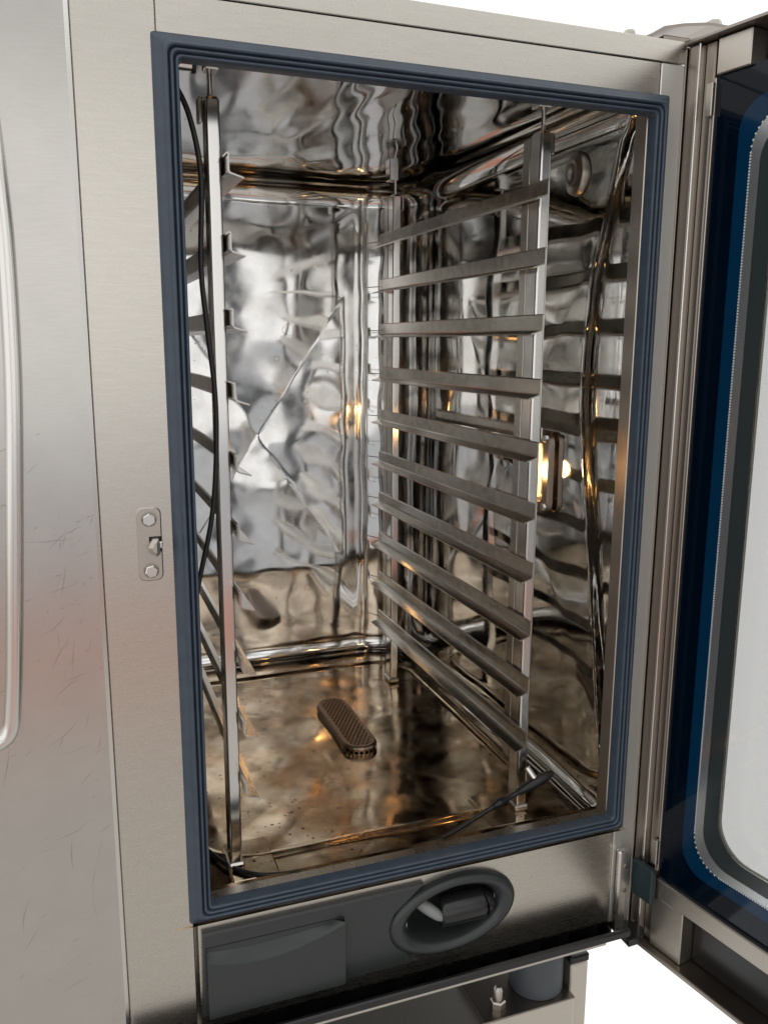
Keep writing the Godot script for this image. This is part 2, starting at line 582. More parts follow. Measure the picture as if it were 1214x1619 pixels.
func ridge(y: float) -> float:
	var ys := [0.04, 0.0792, 0.1657, 0.2445, 0.3162, 0.4094, 0.4666, 0.5236, 0.5995, 0.6766, 0.7391, 0.7573, 0.79]
	var zs := [-0.032, -0.039, -0.0558, -0.0719, -0.086, -0.1033, -0.1123, -0.1122, -0.1054, -0.0829, -0.0634, -0.0493, -0.035]
	if y <= ys[0]: return zs[0]
	for i in ys.size() - 1:
		if y < ys[i + 1]: return lerpf(zs[i], zs[i + 1], smoothstep(0.0, 1.0, (y - ys[i]) / (ys[i + 1] - ys[i])) * 0.3 + 0.7 * (y - ys[i]) / (ys[i + 1] - ys[i]))
	return zs[-1]

func dent(p: Vector3) -> float:
	return 0.0010 * wav.get_noise_3dv(p) + 0.00013 * wav2.get_noise_3dv(p)

func wall_point(s: float, t: float) -> Vector3:
	var c := cavity_path(s)
	var q: Vector2 = c[0]
	var n: Vector2 = c[1]
	var yf := -0.0105
	var yc := 0.786
	var rf := 0.022
	var rc := 0.034
	var inset := 0.0
	var y := 0.0
	if t < 0.06:
		var a := (1.0 - t / 0.06) * PI * 0.5
		inset = rf * (1.0 - cos(a))
		y = yf + rf - rf * sin(a)
	elif t > 0.93:
		var a := (t - 0.93) / 0.07 * PI * 0.5
		inset = rc * (1.0 - cos(a))
		y = yc - rc + rc * sin(a)
	else:
		y = lerpf(yf + rf, yc - rc, (t - 0.06) / 0.87)
	var p := Vector3(q.x, y, q.y)
	var d := dent(p)
	if n.y > 0.9: d += 0.00036 * wav2.get_noise_3dv(p * 1.3 + Vector3(3, 0, 0))
	if n.y > 0.999:
		# the cross-broken back sheet: four shallow facets meeting at a point
		var k := maxf(absf(p.x - 0.2196) / 0.150, absf(p.y - 0.385) / 0.232)
		d -= 0.0100 * clampf(1.0 - k, 0.0, 1.0)
	elif absf(n.x) > 0.999:
		var k := maxf(absf(p.z + 0.30) / 0.24, absf(p.y - 0.40) / 0.30)
		d += 0.004 * clampf(1.0 - k, 0.0, 1.0)
		if n.x < 0.0:
			# pressed ridge that bows down the front of this wall
			var zr := ridge(p.y)
			d += 0.0115 * exp(-pow((p.z - zr) / 0.008, 2.0)) + 0.006 * smoothstep(zr, zr + 0.012, p.z)
		# the sheet draws in towards the front flange
		d += (0.014 if n.x < 0.0 else 0.020) * smoothstep(-0.035, -0.006, p.z) + 0.002 * sin(p.y * 7.0 + 1.0) * smoothstep(-0.14, -0.07, p.z)
	d += inset
	return Vector3(q.x + n.x * d, y, q.y + n.y * d)

func cavity(oven: Node3D) -> void:
	var total := 2.0 * 0.565 + PI * 0.1 + 0.297
	var a := 0.565 / total
	var b := (0.565 + PI * 0.1 + 0.297) / total
	var st := begin(true)
	sheet(st, 90, 150, func(u, v): return wall_point(lerpf(0.0, a, u), v), Vector3(1, 0, 0))
	obj("cavity_wall", st, M.liner, oven)
	st = begin(true)
	sheet(st, 150, 190, func(u, v): return wall_point(lerpf(a, b, u), v), Vector3(0, 0, 1))
	obj("cavity_wall", st, M.back_steel, oven)
	st = begin(true)
	sheet(st, 200, 190, func(u, v): return wall_point(lerpf(b, 1.0, u), v), Vector3(-1, 0, 0))
	obj("cavity_wall", st, M.liner, oven)
	st = begin(true)
	sheet(st, 110, 140, func(u, v):
		var p := Vector3(lerpf(-0.012, 0.485, u), 0.786, lerpf(-0.665, 0.0, v))
		p.y -= 1.3 * dent(p * Vector3(2.4, 1.0, 0.6)) + 0.02 * smoothstep(-0.075, -0.03, p.z)
		return p, Vector3(0, -1, 0))
	obj("cavity_ceiling", st, M.liner, oven)
	# floor: a pressed bead round a shallow pan, a raised lip at the front
	st = begin(true)
	sheet(st, 150, 200, func(u, v):
		var p := Vector3(lerpf(-0.012, 0.485, u), -0.0105, lerpf(-0.665, -0.040, v))
		var q := Vector2(absf(p.x - 0.2335), absf(p.z + 0.345)) - Vector2(0.212 - 0.07, 0.25 - 0.07)
		var sd := Vector2(maxf(q.x, 0), maxf(q.y, 0)).length() + minf(maxf(q.x, q.y), 0.0) - 0.07
		p.y += 0.0048 * exp(-pow(sd / 0.0042, 2.0))
		p.y -= 0.003 * smoothstep(0.0, -0.16, sd)
		p.y += 1.3 * dent(p * 1.3) + 0.0003 * wav2.get_noise_3dv(p * 1.2)
		p.y += 0.0145 * smoothstep(-0.047, -0.0405, p.z)
		return p, Vector3(0, 1, 0))
	obj("cavity_floor", st, M.floor_steel, oven)
	st = begin(true)
	sheet(st, 60, 8, func(u, v):
		var p := Vector3(lerpf(-0.012, 0.485, u), lerpf(0.004, -0.003, v), lerpf(-0.040, 0.004, v))
		p.y += 0.4 * dent(p)
		return p, Vector3(0, 1, 0))
	obj("threshold", st, M.floor_steel, oven)
	for x in [0.052, 0.352]:
		box("foot_plate", Vector3(x, -0.0125, -0.13), Vector3(x + 0.05, -0.0075, -0.056), M.floor_steel, oven, 0.002)
	st = begin(true)
	var rp := [[0.0, 0.4805], [0.0100, 0.4800], [0.0112, 0.4770], [0.0150, 0.4765], [0.0162, 0.4790], [0.0215, 0.4785], [0.0235, 0.4800], [0.0250, 0.4860]]
	for k in rp.size() - 1:
		for i in 28:
			var q := []
			for w in [[k, i], [k, i + 1], [k + 1, i + 1], [k + 1, i]]:
				var an: float = TAU * w[1] / 28.0
				q.append(Vector3(rp[w[0]][1], 0.725 + rp[w[0]][0] * sin(an), -0.157 + rp[w[0]][0] * 0.8 * cos(an)))
			quad(st, q[0], q[1], q[2], q[3], Vector3(-1, 0, 0))
	obj("air_port", st, M.dull_steel, oven)
	# hangers in the ceiling
	for e in [[0.0545, 0.067], [0.388, 0.402]]:
		for zz in [-0.085, -0.512]:
			box("hanger_block", Vector3(e[0], 0.7695, zz - 0.012), Vector3(e[1], 0.79, zz + 0.006), M.chrome, oven)
	st = begin(true)
	tube(st, [Vector3(-0.01, 0.765, -0.06), Vector3(0.040, 0.765, -0.06)], 0.0055, 14)
	var sn := obj("sensor_port", st, M.chrome, oven)
	st = begin(true)
	tube(st, [Vector3(0.0402, 0.765, -0.06), Vector3(0.0435, 0.765, -0.06)], 0.0068, 14)
	obj("seal_ring", st, M.cable_black, sn)

func gasket(oven: Node3D) -> void:
	var prof := [[0.0, -0.001], [0.0008, 0.0045], [0.0072, 0.0085], [0.0082, 0.0090], [0.0086, 0.0128], [0.0098, 0.0146], [0.0110, 0.0146], [0.0117, 0.0128], [0.0121, 0.0085], [0.0127, 0.0085], [0.0131, 0.0126], [0.0140, 0.0143], [0.0151, 0.0143], [0.0158, 0.0126], [0.0162, 0.0082], [0.0168, 0.0082], [0.0172, 0.0120], [0.0181, 0.0134], [0.0192, 0.0132], [0.0199, 0.0112], [0.0204, 0.0070], [0.0206, 0.0006]]
	var loops := []
	for p in prof:
		var d: float = p[0]
		var r := 0.0012 if d < 0.0005 else (0.003 if d < 0.009 else 0.0075 - (d - 0.009) * 0.35)
		loops.append([rrect(d, d, 0.4806 - d, 0.7679 - d, r, 5), p[1]])
	var st := begin(true)
	for k in loops.size() - 1:
		var A: PackedVector2Array = loops[k][0]
		var B: PackedVector2Array = loops[k + 1][0]
		var n := A.size()
		for i in n:
			var j := (i + 1) % n
			var a := Vector3(A[i].x, A[i].y, loops[k][1])
			var b := Vector3(A[j].x, A[j].y, loops[k][1])
			var c := Vector3(B[j].x, B[j].y, loops[k + 1][1])
			var d := Vector3(B[i].x, B[i].y, loops[k + 1][1])
			var t := (b - a).normalized()
			if t.length() < 0.5: t = (c - d).normalized()
			# the loop runs counter-clockwise, so this points out of the rubber
			quad(st, a, b, c, d, t.cross((d - a)).normalized())
	obj("door_gasket", st, M.gasket_rubber, oven)

func lamp(oven: Node3D) -> void:
	# built on the right wall: x is the wall, z runs into the cavity
	var lm := Node3D.new()
	lm.name = "oven_lamp"
	oven.add_child(lm, true)
	# raised housing and a bolted frame round the glass
	var X := 0.480
	var zc := -0.203
	var y0 := 0.326
	var y1 := 0.428
	var zh := 0.030
	var outer := rrect(zc - zh, y0, zc + zh, y1, 0.014, 6)
	var inner := rrect(zc - zh + 0.012, y0 + 0.014, zc + zh - 0.012, y1 - 0.014, 0.008, 6)
	var st := begin()
	var n := outer.size()
	var at := func(p: Vector2, x: float): return Vector3(x, p.y, p.x)
	var cc := Vector3(X, 0.378, zc)
	for i in n:
		var j := (i + 1) % n
		var xf := X - 0.008
		quad(st, at.call(outer[i], X), at.call(outer[j], X), at.call(outer[j], xf + 0.002), at.call(outer[i], xf + 0.002), at.call(outer[i], X) - cc)
		var oi: Vector2 = outer[i].lerp(Vector2(zc, 0.378), 0.04)
		var oj: Vector2 = outer[j].lerp(Vector2(zc, 0.378), 0.04)
		quad(st, at.call(outer[i], xf + 0.002), at.call(outer[j], xf + 0.002), at.call(oj, xf), at.call(oi, xf), Vector3(-1, 0, 0))
		quad(st, at.call(oi, xf), at.call(oj, xf), at.call(inner[j], xf), at.call(inner[i], xf), Vector3(-1, 0, 0))
		quad(st, at.call(inner[i], xf), at.call(inner[j], xf), at.call(inner[j], X), at.call(inner[i], X), cc - at.call(inner[i], X))
	obj("lamp_frame", st, M.brown_steel, lm)
	st = begin()
	var ix := Geometry2D.triangulate_polygon(inner)
	for k in range(0, ix.size(), 3):
		tri(st, at.call(inner[ix[k]], X - 0.006), at.call(inner[ix[k + 1]], X - 0.006), at.call(inner[ix[k + 2]], X - 0.006), Vector3(-1, 0, 0))
	obj("lamp_glass", st, M.lamp_pane, lm)
	st = begin(true)
	tube(st, [Vector3(X - 0.003, 0.345, zc), Vector3(X - 0.003, 0.352, zc), Vector3(X - 0.003, 0.378, zc), Vector3(X - 0.003, 0.404, zc), Vector3(X - 0.003, 0.411, zc)], [0.0016, 0.0030, 0.0038, 0.0030, 0.0016], 12)
	obj("bulb", st, M.lamp_glow, lm)
	for e in [[-0.0245, 0.421], [0.0245, 0.421], [-0.0245, 0.336], [0.0245, 0.336]]:
		st = begin()
		hexhead(st, Vector3(X - 0.008, e[1], zc + e[0]), Vector3(-1, 0, 0), 0.0048, 0.004)
		obj("bolt", st, M.chrome, lm)
	var l := OmniLight3D.new()
	l.name = "lamp_light"
	l.light_color = lin(1.0, 0.55, 0.2)
	l.light_energy = 0.005
	l.light_size = 0.012
	l.omni_range = 3.0
	l.omni_attenuation = 2.0
	l.shadow_enabled = true
	lm.add_child(l)
	l.position = Vector3(X - 0.022, 0.378, zc)

func console(oven: Node3D) -> void:
	var co := Node3D.new()
	co.name = "service_console"
	oven.add_child(co, true)
	# moulded plate, running into the oval surround
	var st := begin()
	var poly := PackedVector2Array([Vector2(0.0115, -0.0125), Vector2(0.2380, -0.0125), Vector2(0.2050, -0.040), Vector2(0.2000, -0.055), Vector2(0.2050, -0.068), Vector2(0.2250, -0.0935), Vector2(0.232, -0.1005), Vector2(0.0095, -0.1015)])
	prism(st, poly, -0.001, 0.0060, 0.0016)
	obj("moulding", st, M.black_plastic, co)
	# drawer front with its finger scoop
	st = begin(true)
	var x0 := 0.0140
	var x1 := 0.1495
	var yt := -0.0285
	var yb := -0.0975
	sheet(st, 70, 50, func(u, v):
		var x := lerpf(x0, x1, u)
		var y := lerpf(yb, yt, v)
		var arc: float = yt - 0.001 - 0.024 * pow(sin(PI * clampf(0.08 + 0.92 * u, 0, 1)), 0.8) * (0.55 + 0.45 * (1.0 - u))
		var z: float = 0.0135 + 0.0010 * (1.0 - v)
		if y > arc: z -= 0.0125 * pow((y - arc) / maxf(yt - arc, 0.0005), 1.25) * smoothstep(0.0, 0.008, yt - arc)
		return Vector3(x, y, maxf(z, 0.0008)), Vector3(0, 0, 1))
	var rim_y := [yb, yt]
	var dr := obj("drawer_front", st, M.black_plastic, co)
	st = begin()
	quad(st, Vector3(x0, yb, 0.0145), Vector3(x1, yb, 0.0145), Vector3(x1, yb, 0.004), Vector3(x0, yb, 0.004), Vector3(0, -1, 0))
	quad(st, Vector3(x0, yb, 0.0145), Vector3(x0, yt, 0.0135), Vector3(x0, yt, 0.004), Vector3(x0, yb, 0.004), Vector3(-1, 0, 0))
	quad(st, Vector3(x1, yb, 0.0145), Vector3(x1, yt, 0.0135), Vector3(x1, yt, 0.004), Vector3(x1, yb, 0.004), Vector3(1, 0, 0))
	obj("drawer_edge", st, M.black_plastic, dr)
	# dark joint round the drawer
	box("joint", Vector3(0.1500, -0.0985, 0.0045), Vector3(0.1512, -0.0270, 0.0064), M.dark_gap, co, 0.0002)
	box("joint", Vector3(0.0128, -0.0280, 0.0045), Vector3(0.1512, -0.0270, 0.0064), M.dark_gap, co, 0.0002)
	# oval surround and the bowl behind it
	var c := Vector3(0.2715, -0.0545, 0.0)
	st = begin(true)
	var prof := [[1.0, 1.0, 0.0], [0.985, 0.98, 0.006], [0.95, 0.93, 0.0095], [0.89, 0.86, 0.0108], [0.81, 0.78, 0.0095], [0.74, 0.715, 0.0060], [0.70, 0.68, 0.0], [0.68, 0.66, -0.010], [0.62, 0.60, -0.026], [0.45, 0.44, -0.036], [0.0, 0.0, -0.038]]
	var N := 64
	for k in prof.size() - 1:
		for i in N:
			var q := []
			for e in [[k, i], [k, i + 1], [k + 1, i + 1], [k + 1, i]]:
				var a: float = TAU * (int(e[1]) % N) / N
				var p: Array = prof[e[0]]
				# the oval leans with its long axis a little up to the right
				var v := Vector2(cos(a) * 0.0735 * p[0], sin(a) * 0.0435 * p[1]).rotated(0.10)
				q.append(c + Vector3(v.x, v.y, p[2]))
			quad(st, q[0], q[1], q[2], q[3], Vector3(0, 0, 1) if k > 1 else q[0] - c + Vector3(0, 0, 0.02))
	obj("oval_surround", st, M.black_plastic, co)
	# hand shower parked in the bowl
	var sh := Node3D.new()
	sh.name = "hand_shower"
	co.add_child(sh, true)
	st = begin(true)
	tube(st, [Vector3(0.2600, -0.0570, -0.006), Vector3(0.2615, -0.0570, -0.0058), Vector3(0.2640, -0.0570, -0.0055), Vector3(0.285, -0.0560, -0.004), Vector3(0.3060, -0.0555, -0.003), Vector3(0.3085, -0.0555, -0.003), Vector3(0.3090, -0.0555, -0.003)], [0.0140, 0.0158, 0.0164, 0.0166, 0.0166, 0.0160, 0.0145], 24)
	tube(st, [Vector3(0.3090, -0.0555, -0.003), Vector3(0.3150, -0.0550, -0.004), Vector3(0.3205, -0.0545, -0.006)], [0.0150, 0.0142, 0.0070], 24)
	obj("handle", st, M.grip_black, sh)
	st = begin(true)
	var lev := []
	for k in 9:
		var t := k / 8.0
		lev.append(Vector3(lerpf(0.230, 0.2595, t), lerpf(-0.0395, -0.0590, t * t * 0.5 + t * 0.5), lerpf(-0.014, 0.004, sin(t * PI * 0.5))))
	tube(st, lev, [0.0030, 0.0048, 0.0058, 0.0062, 0.0064, 0.0063, 0.0060, 0.0052, 0.0032], 12)
	obj("lever", st, M.lever_grey, sh)
	# drip gutter below
	var gt := Node3D.new()
	gt.name = "drip_gutter"
	oven.add_child(gt, true)
	st = begin()
	var gp := [Vector2(0.0012, -0.119), Vector2(0.0012, -0.136), Vector2(0.018, -0.1225), Vector2(0.0300, -0.1070), Vector2(0.0335, -0.1065), Vector2(0.0350, -0.1080), Vector2(0.0345, -0.1150), Vector2(0.0200, -0.1265), Vector2(0.0012, -0.141)]
	var xa := -0.0560
	var xb := 0.4760
	for k in gp.size():
		var p: Vector2 = gp[k]
		var q: Vector2 = gp[(k + 1) % gp.size()]
		var e := q - p
		var hint := Vector3(0, e.x, -e.y)
		quad(st, Vector3(xa, p.y, p.x), Vector3(xb, p.y, p.x), Vector3(xb, q.y, q.x), Vector3(xa, q.y, q.x), hint)
	obj("trough", st, M.tray_black, gt)
	# rounded end that reaches round the hinge side
	st = begin()
	var ep := PackedVector2Array()
	ep.append(Vector2(0.4765, 0.0005))
	for k in 13: ep.append(Vector2(0.488 + 0.0165 * sin(PI * k / 24.0 + 0.0), 0.0175 - 0.0165 * cos(PI * k / 24.0)) if k < 12 else Vector2(0.5045, 0.0175))
	for k in range(1, 13): ep.append(Vector2(0.488 + 0.0165 * cos(PI * k / 24.0), 0.0175 + 0.0150 * sin(PI * k / 24.0)))
	ep.append(Vector2(0.4765, 0.0330))
	var flat := begin()
	for k in 1:
		var ix := Geometry2D.triangulate_polygon(ep)
		for j in range(0, ix.size(), 3):
			tri(flat, Vector3(ep[ix[j]].x, -0.1215, ep[ix[j]].y), Vector3(ep[ix[j + 1]].x, -0.1215, ep[ix[j + 1]].y), Vector3(ep[ix[j + 2]].x, -0.1215, ep[ix[j + 2]].y), Vector3(0, 1, 0))
		for j in ep.size():
			var p := ep[j]
			var q := ep[(j + 1) % ep.size()]
			quad(flat, Vector3(p.x, -0.1215, p.y), Vector3(q.x, -0.1215, q.y), Vector3(q.x, -0.1300, q.y), Vector3(p.x, -0.1300, p.y), Vector3(p.x - 0.49, 0, p.y - 0.015))
	obj("end_piece", flat, M.tray_black, gt)
	# rubber foot under the carcass
	st = begin(true)
	tube(st, [Vector3(0.425, -0.15, -0.075), Vector3(0.425, -0.185, -0.075), Vector3(0.425, -0.2435, -0.075)], 0.033, 28)
	obj("foot", st, M.foot_grey, oven)

func latch(oven: Node3D) -> void:
	var la := Node3D.new()
	la.name = "latch_plate"
	oven.add_child(la, true)
	var st := begin()
	prism(st, rrect(-0.0290, 0.3345, -0.0078, 0.3990, 0.0062, 5), 0.0004, 0.0036, 0.0014)
	obj("plate", st, M.dull_steel, la)
	for y in [0.3885, 0.3440]:
		st = begin()
		hexhead(st, Vector3(-0.0182, y, 0.0037), Vector3(0, 0, 1), 0.0064, 0.0008, 0.5, 24)
		var wr := obj("washer", st, M.brown_steel, la)
		st = begin()
		hexhead(st, Vector3(-0.0182, y, 0.0045), Vector3(0, 0, 1), 0.0056, 0.0034, 0.5 + y * 7.0, 6)
		obj("bolt", st, M.edge_steel, la)
	# slot and the hook that stands out of it
	box("slot", Vector3(-0.0190, 0.3600, 0.0031), Vector3(-0.0085, 0.3735, 0.0038), M.dark_gap, la, 0.0002)
	st = begin()
	var poly := PackedVector2Array([Vector2(-0.0205, 0.3655), Vector2(-0.0165, 0.3725), Vector2(-0.0118, 0.3725), Vector2(-0.0106, 0.3690), Vector2(-0.0106, 0.3600), Vector2(-0.0140, 0.3570), Vector2(-0.0185, 0.3605)])
	prism(st, poly, 0.0039, 0.0135, 0.0030)
	obj("hook", st, M.dull_steel, la)
	box("hook_bar", Vector3(-0.0112, 0.3640, 0.0039), Vector3(-0.0082, 0.3695, 0.0080), M.edge_steel, la, 0.0006)

func door(oven: Node3D) -> void:
	var d := Node3D.new()
	d.name = "door"
	var a := deg_to_rad(10.0)
	d.transform = Transform3D(Basis(Vector3(sin(a), 0, cos(a)), Vector3(0, 1, 0), Vector3(-cos(a), 0, sin(a))), Vector3(0.505, 0, 0.02))
	oven.add_child(d, true)
	var yb := -0.1375
	var yt := 0.8135
	var ue := 0.530
	box("hinge_stile", Vector3(-0.0240, yb, -0.055), Vector3(-0.0215, yt, 0.0010), M.brown_steel, d, 0.0006)
	box("hinge_stile", Vector3(-0.0205, yb, -0.055), Vector3(-0.0075, yt, 0.0), M.brown_steel, d, 0.0014)
	box("hinge_stile", Vector3(-0.0068, yb, -0.055), Vector3(-0.0050, yt, 0.0016), M.edge_steel, d, 0.0007)
	box("hinge_stile", Vector3(-0.0045, yb, -0.055), Vector3(0.0068, yt, -0.006), M.brown_steel, d, 0.0014)
	box("glass_bead", Vector3(0.0088, -0.045, -0.05), Vector3(0.0108, 0.78, -0.0045), M.dull_steel, d, 0.0006)
	box("top_plate", Vector3(-0.0240, yt + 0.0005, -0.058), Vector3(ue, yt + 0.0045, 0.0055), M.brown_steel, d, 0.001)
	box("bottom_plate", Vector3(-0.0240, yb - 0.0065, -0.058), Vector3(ue, yb - 0.0005, 0.0055), M.brown_steel, d, 0.001)
	box("top_block", Vector3(0.0115, 0.7815, -0.05), Vector3(0.0480, yt - 0.0005, -0.003), M.dull_steel, d, 0.001)
	box("top_recess", Vector3(0.0490, 0.7835, -0.05), Vector3(ue, yt - 0.0005, -0.026), M.tray_black, d)
	box("bottom_rail", Vector3(0.0115, -0.0745, -0.05), Vector3(ue, -0.0520, -0.002), M.dull_steel, d, 0.0014)
	box("bottom_block", Vector3(0.0075, yb, -0.05), Vector3(0.0500, -0.0752, -0.003), M.dull_steel, d, 0.001)
	box("bottom_recess", Vector3(0.0508, yb, -0.05), Vector3(ue, -0.0755, -0.022), M.tray_black, d)
	box("outer_stile", Vector3(ue, yb, -0.055), Vector3(ue + 0.02, yt, 0.0), M.dull_steel, d, 0.0015)
	box("rubber_block", Vector3(-0.0150, -0.0815, 0.0012), Vector3(0.0150, -0.0390, 0.0090), M.teal_block, d, 0.0014)
	for y in [0.746, -0.037]:
		box("clip", Vector3(0.0030, y, -0.0055), Vector3(0.0105, y + 0.030, -0.0005), M.dull_steel, d, 0.0008)
	# the inner glass: printed navy border, dotted edge, lighter and darker bands, clear middle
	var rings := [[0.0, 0.004], [0.0270, 0.030], [0.0420, 0.034], [0.0520, 0.034], [0.0690, 0.036], [0.0702, 0.036]]
	var loops := []
	for r in rings: loops.append(rrect(0.0112 + r[0], -0.0515 + r[0], 0.529 - r[0], 0.7825 - r[0], r[1], 10))
	var zz := [-0.0075, -0.0075, -0.0073, -0.0075, -0.0075, -0.0072]
	var parts := [["printed_border", "navy_glass"], ["blue_border", "blue_glass"], ["pale_band", "band_light"], ["dark_band", "band_dark"], ["pane_edge", "edge_steel"]]
	for k in 5:
		var st := begin()
		var A: PackedVector2Array = loops[k]
		var B: PackedVector2Array = loops[k + 1]
		for i in A.size():
			var j := (i + 1) % A.size()
			quad(st, Vector3(A[i].x, A[i].y, zz[k]), Vector3(A[j].x, A[j].y, zz[k]), Vector3(B[j].x, B[j].y, zz[k]), Vector3(B[i].x, B[i].y, zz[k]), Vector3(0, 0, 1))
			# the back of the print, so that the sheet has thickness
			quad(st, Vector3(A[i].x, A[i].y, zz[k] - 0.004), Vector3(A[j].x, A[j].y, zz[k] - 0.004), Vector3(B[j].x, B[j].y, zz[k] - 0.004), Vector3(B[i].x, B[i].y, zz[k] - 0.004), Vector3(0, 0, -1))
		obj(parts[k][0], st, M[parts[k][1]], d)
	var dots := begin()
	var E: PackedVector2Array = loops[2]
	for i in E.size():
		var p := E[i]
		var q := E[(i + 1) % E.size()]
		var L := p.distance_to(q)
		var n := maxi(1, int(L / 0.0027))
		for k in n:
			var c := p.lerp(q, float(k) / n)
			for t in 6:
				var a0 := TAU * t / 6.0
				var a1 := TAU * (t + 1) / 6.0
				tri(dots, Vector3(c.x, c.y, -0.0069), Vector3(c.x + 0.0010 * cos(a0), c.y + 0.0010 * sin(a0), -0.0069), Vector3(c.x + 0.0010 * cos(a1), c.y + 0.0010 * sin(a1), -0.0069), Vector3(0, 0, 1))
	var dd := obj("dotted_print", dots, M.frit_white, d)
	dd.set_meta("kind", "stuff")
	var hole: PackedVector2Array = loops[5]
	for z in [-0.0080, -0.046]:
		if z < -0.04: hole = loops[0]
		var st := begin()
		var ix := Geometry2D.triangulate_polygon(hole)
		for k in range(0, ix.size(), 3):
			tri(st, Vector3(hole[ix[k]].x, hole[ix[k]].y, z), Vector3(hole[ix[k + 1]].x, hole[ix[k + 1]].y, z), Vector3(hole[ix[k + 2]].x, hole[ix[k + 2]].y, z), Vector3(0, 0, 1))
		obj("glass_pane", st, M.pane, d)

func hinges(oven: Node3D) -> void:
	var h := Node3D.new()
	h.name = "top_hinge"
	oven.add_child(h, true)
	var st := begin()
	var line := [Vector2(0.440, 0.8180), Vector2(0.458, 0.8182), Vector2(0.466, 0.8215), Vector2(0.478, 0.8290), Vector2(0.500, 0.8340), Vector2(0.530, 0.8385), Vector2(0.565, 0.8385)]
	for i in line.size() - 1:
		var p: Vector2 = line[i]
		var q: Vector2 = line[i + 1]
		for s in [0.0, 0.0028]:
			quad(st, Vector3(p.x, p.y + s, -0.045), Vector3(q.x, q.y + s, -0.045), Vector3(q.x, q.y + s, -0.008), Vector3(p.x, p.y + s, -0.008), Vector3(0, 1 if s > 0.0 else -1, 0))
		for z in [-0.045, -0.008]:
			quad(st, Vector3(p.x, p.y, z), Vector3(q.x, q.y, z), Vector3(q.x, q.y + 0.0028, z), Vector3(p.x, p.y + 0.0028, z), Vector3(0, 0, 1 if z > -0.02 else -1))
	obj("strap", st, M.brown_steel, h)
	for e in [[0.4505, 0.8210, 0.0055], [0.549, 0.8414, 0.0075]]:
		st = begin()
		hexhead(st, Vector3(e[0], e[1], -0.024), Vector3(0, 1, 0), e[2], 0.0085, 0.3)
		obj("bolt", st, M.dull_steel, h)
	box("hinge_block", Vector3(0.480, 0.8180, -0.05), Vector3(0.512, 0.8255, -0.010), M.brown_steel, h)
	var g := Node3D.new()
	g.name = "lower_hinge"
	oven.add_child(g, true)
	box("channel", Vector3(0.4745, -0.128, 0.0004), Vector3(0.4870, -0.026, 0.010), M.edge_steel, g, 0.002)
	for y in [-0.045, -0.075]:
		st = begin()
		hexhead(st, Vector3(0.4832, y, 0.0101), Vector3(0, 0, 1), 0.0026, 0.0012, 0.1, 12)
		obj("screw", st, M.brown_steel, g)

# rail: standing plate with a small rolled top, and a ledge towards the middle of the oven
func rail_mesh(side: float) -> SurfaceTool:
	var st := begin()
	var p := [Vector2(0.0030, 0.0005), Vector2(0.0012, 0.0012), Vector2(0.0, 0.0), Vector2(0.0, -0.0140), Vector2(-0.0010, -0.0155), Vector2(-0.0128, -0.0190)]
	var z0 := -0.058
	var z1 := -0.549
	var th := 0.0014
	var n := p.size()
	var up := []
	for i in n:
		var d: Vector2 = (p[mini(i + 1, n - 1)] - p[maxi(i - 1, 0)]).normalized()
		up.append(p[i] + Vector2(-d.y, d.x) * th)
	var v := func(q: Vector2, z: float): return Vector3(q.x * side, q.y, z)
	for i in n - 1:
		var nn: Vector2 = (up[i] - p[i])
		quad(st, v.call(p[i], z0), v.call(p[i + 1], z0), v.call(p[i + 1], z1), v.call(p[i], z1), Vector3(-nn.x * side, -nn.y, 0))
		quad(st, v.call(up[i], z0), v.call(up[i + 1], z0), v.call(up[i + 1], z1), v.call(up[i], z1), Vector3(nn.x * side, nn.y, 0))
		quad(st, v.call(p[i], z0), v.call(p[i + 1], z0), v.call(up[i + 1], z0), v.call(up[i], z0), Vector3(0, 0, 1))
		quad(st, v.call(p[i], z1), v.call(p[i + 1], z1), v.call(up[i + 1], z1), v.call(up[i], z1), Vector3(0, 0, -1))
	for i in [0, n - 1]:
		var e: Vector2 = p[i] - p[1 if i == 0 else n - 2]
		quad(st, v.call(p[i], z0), v.call(up[i], z0), v.call(up[i], z1), v.call(p[i], z1), Vector3(e.x * side, e.y, 0))
	return st

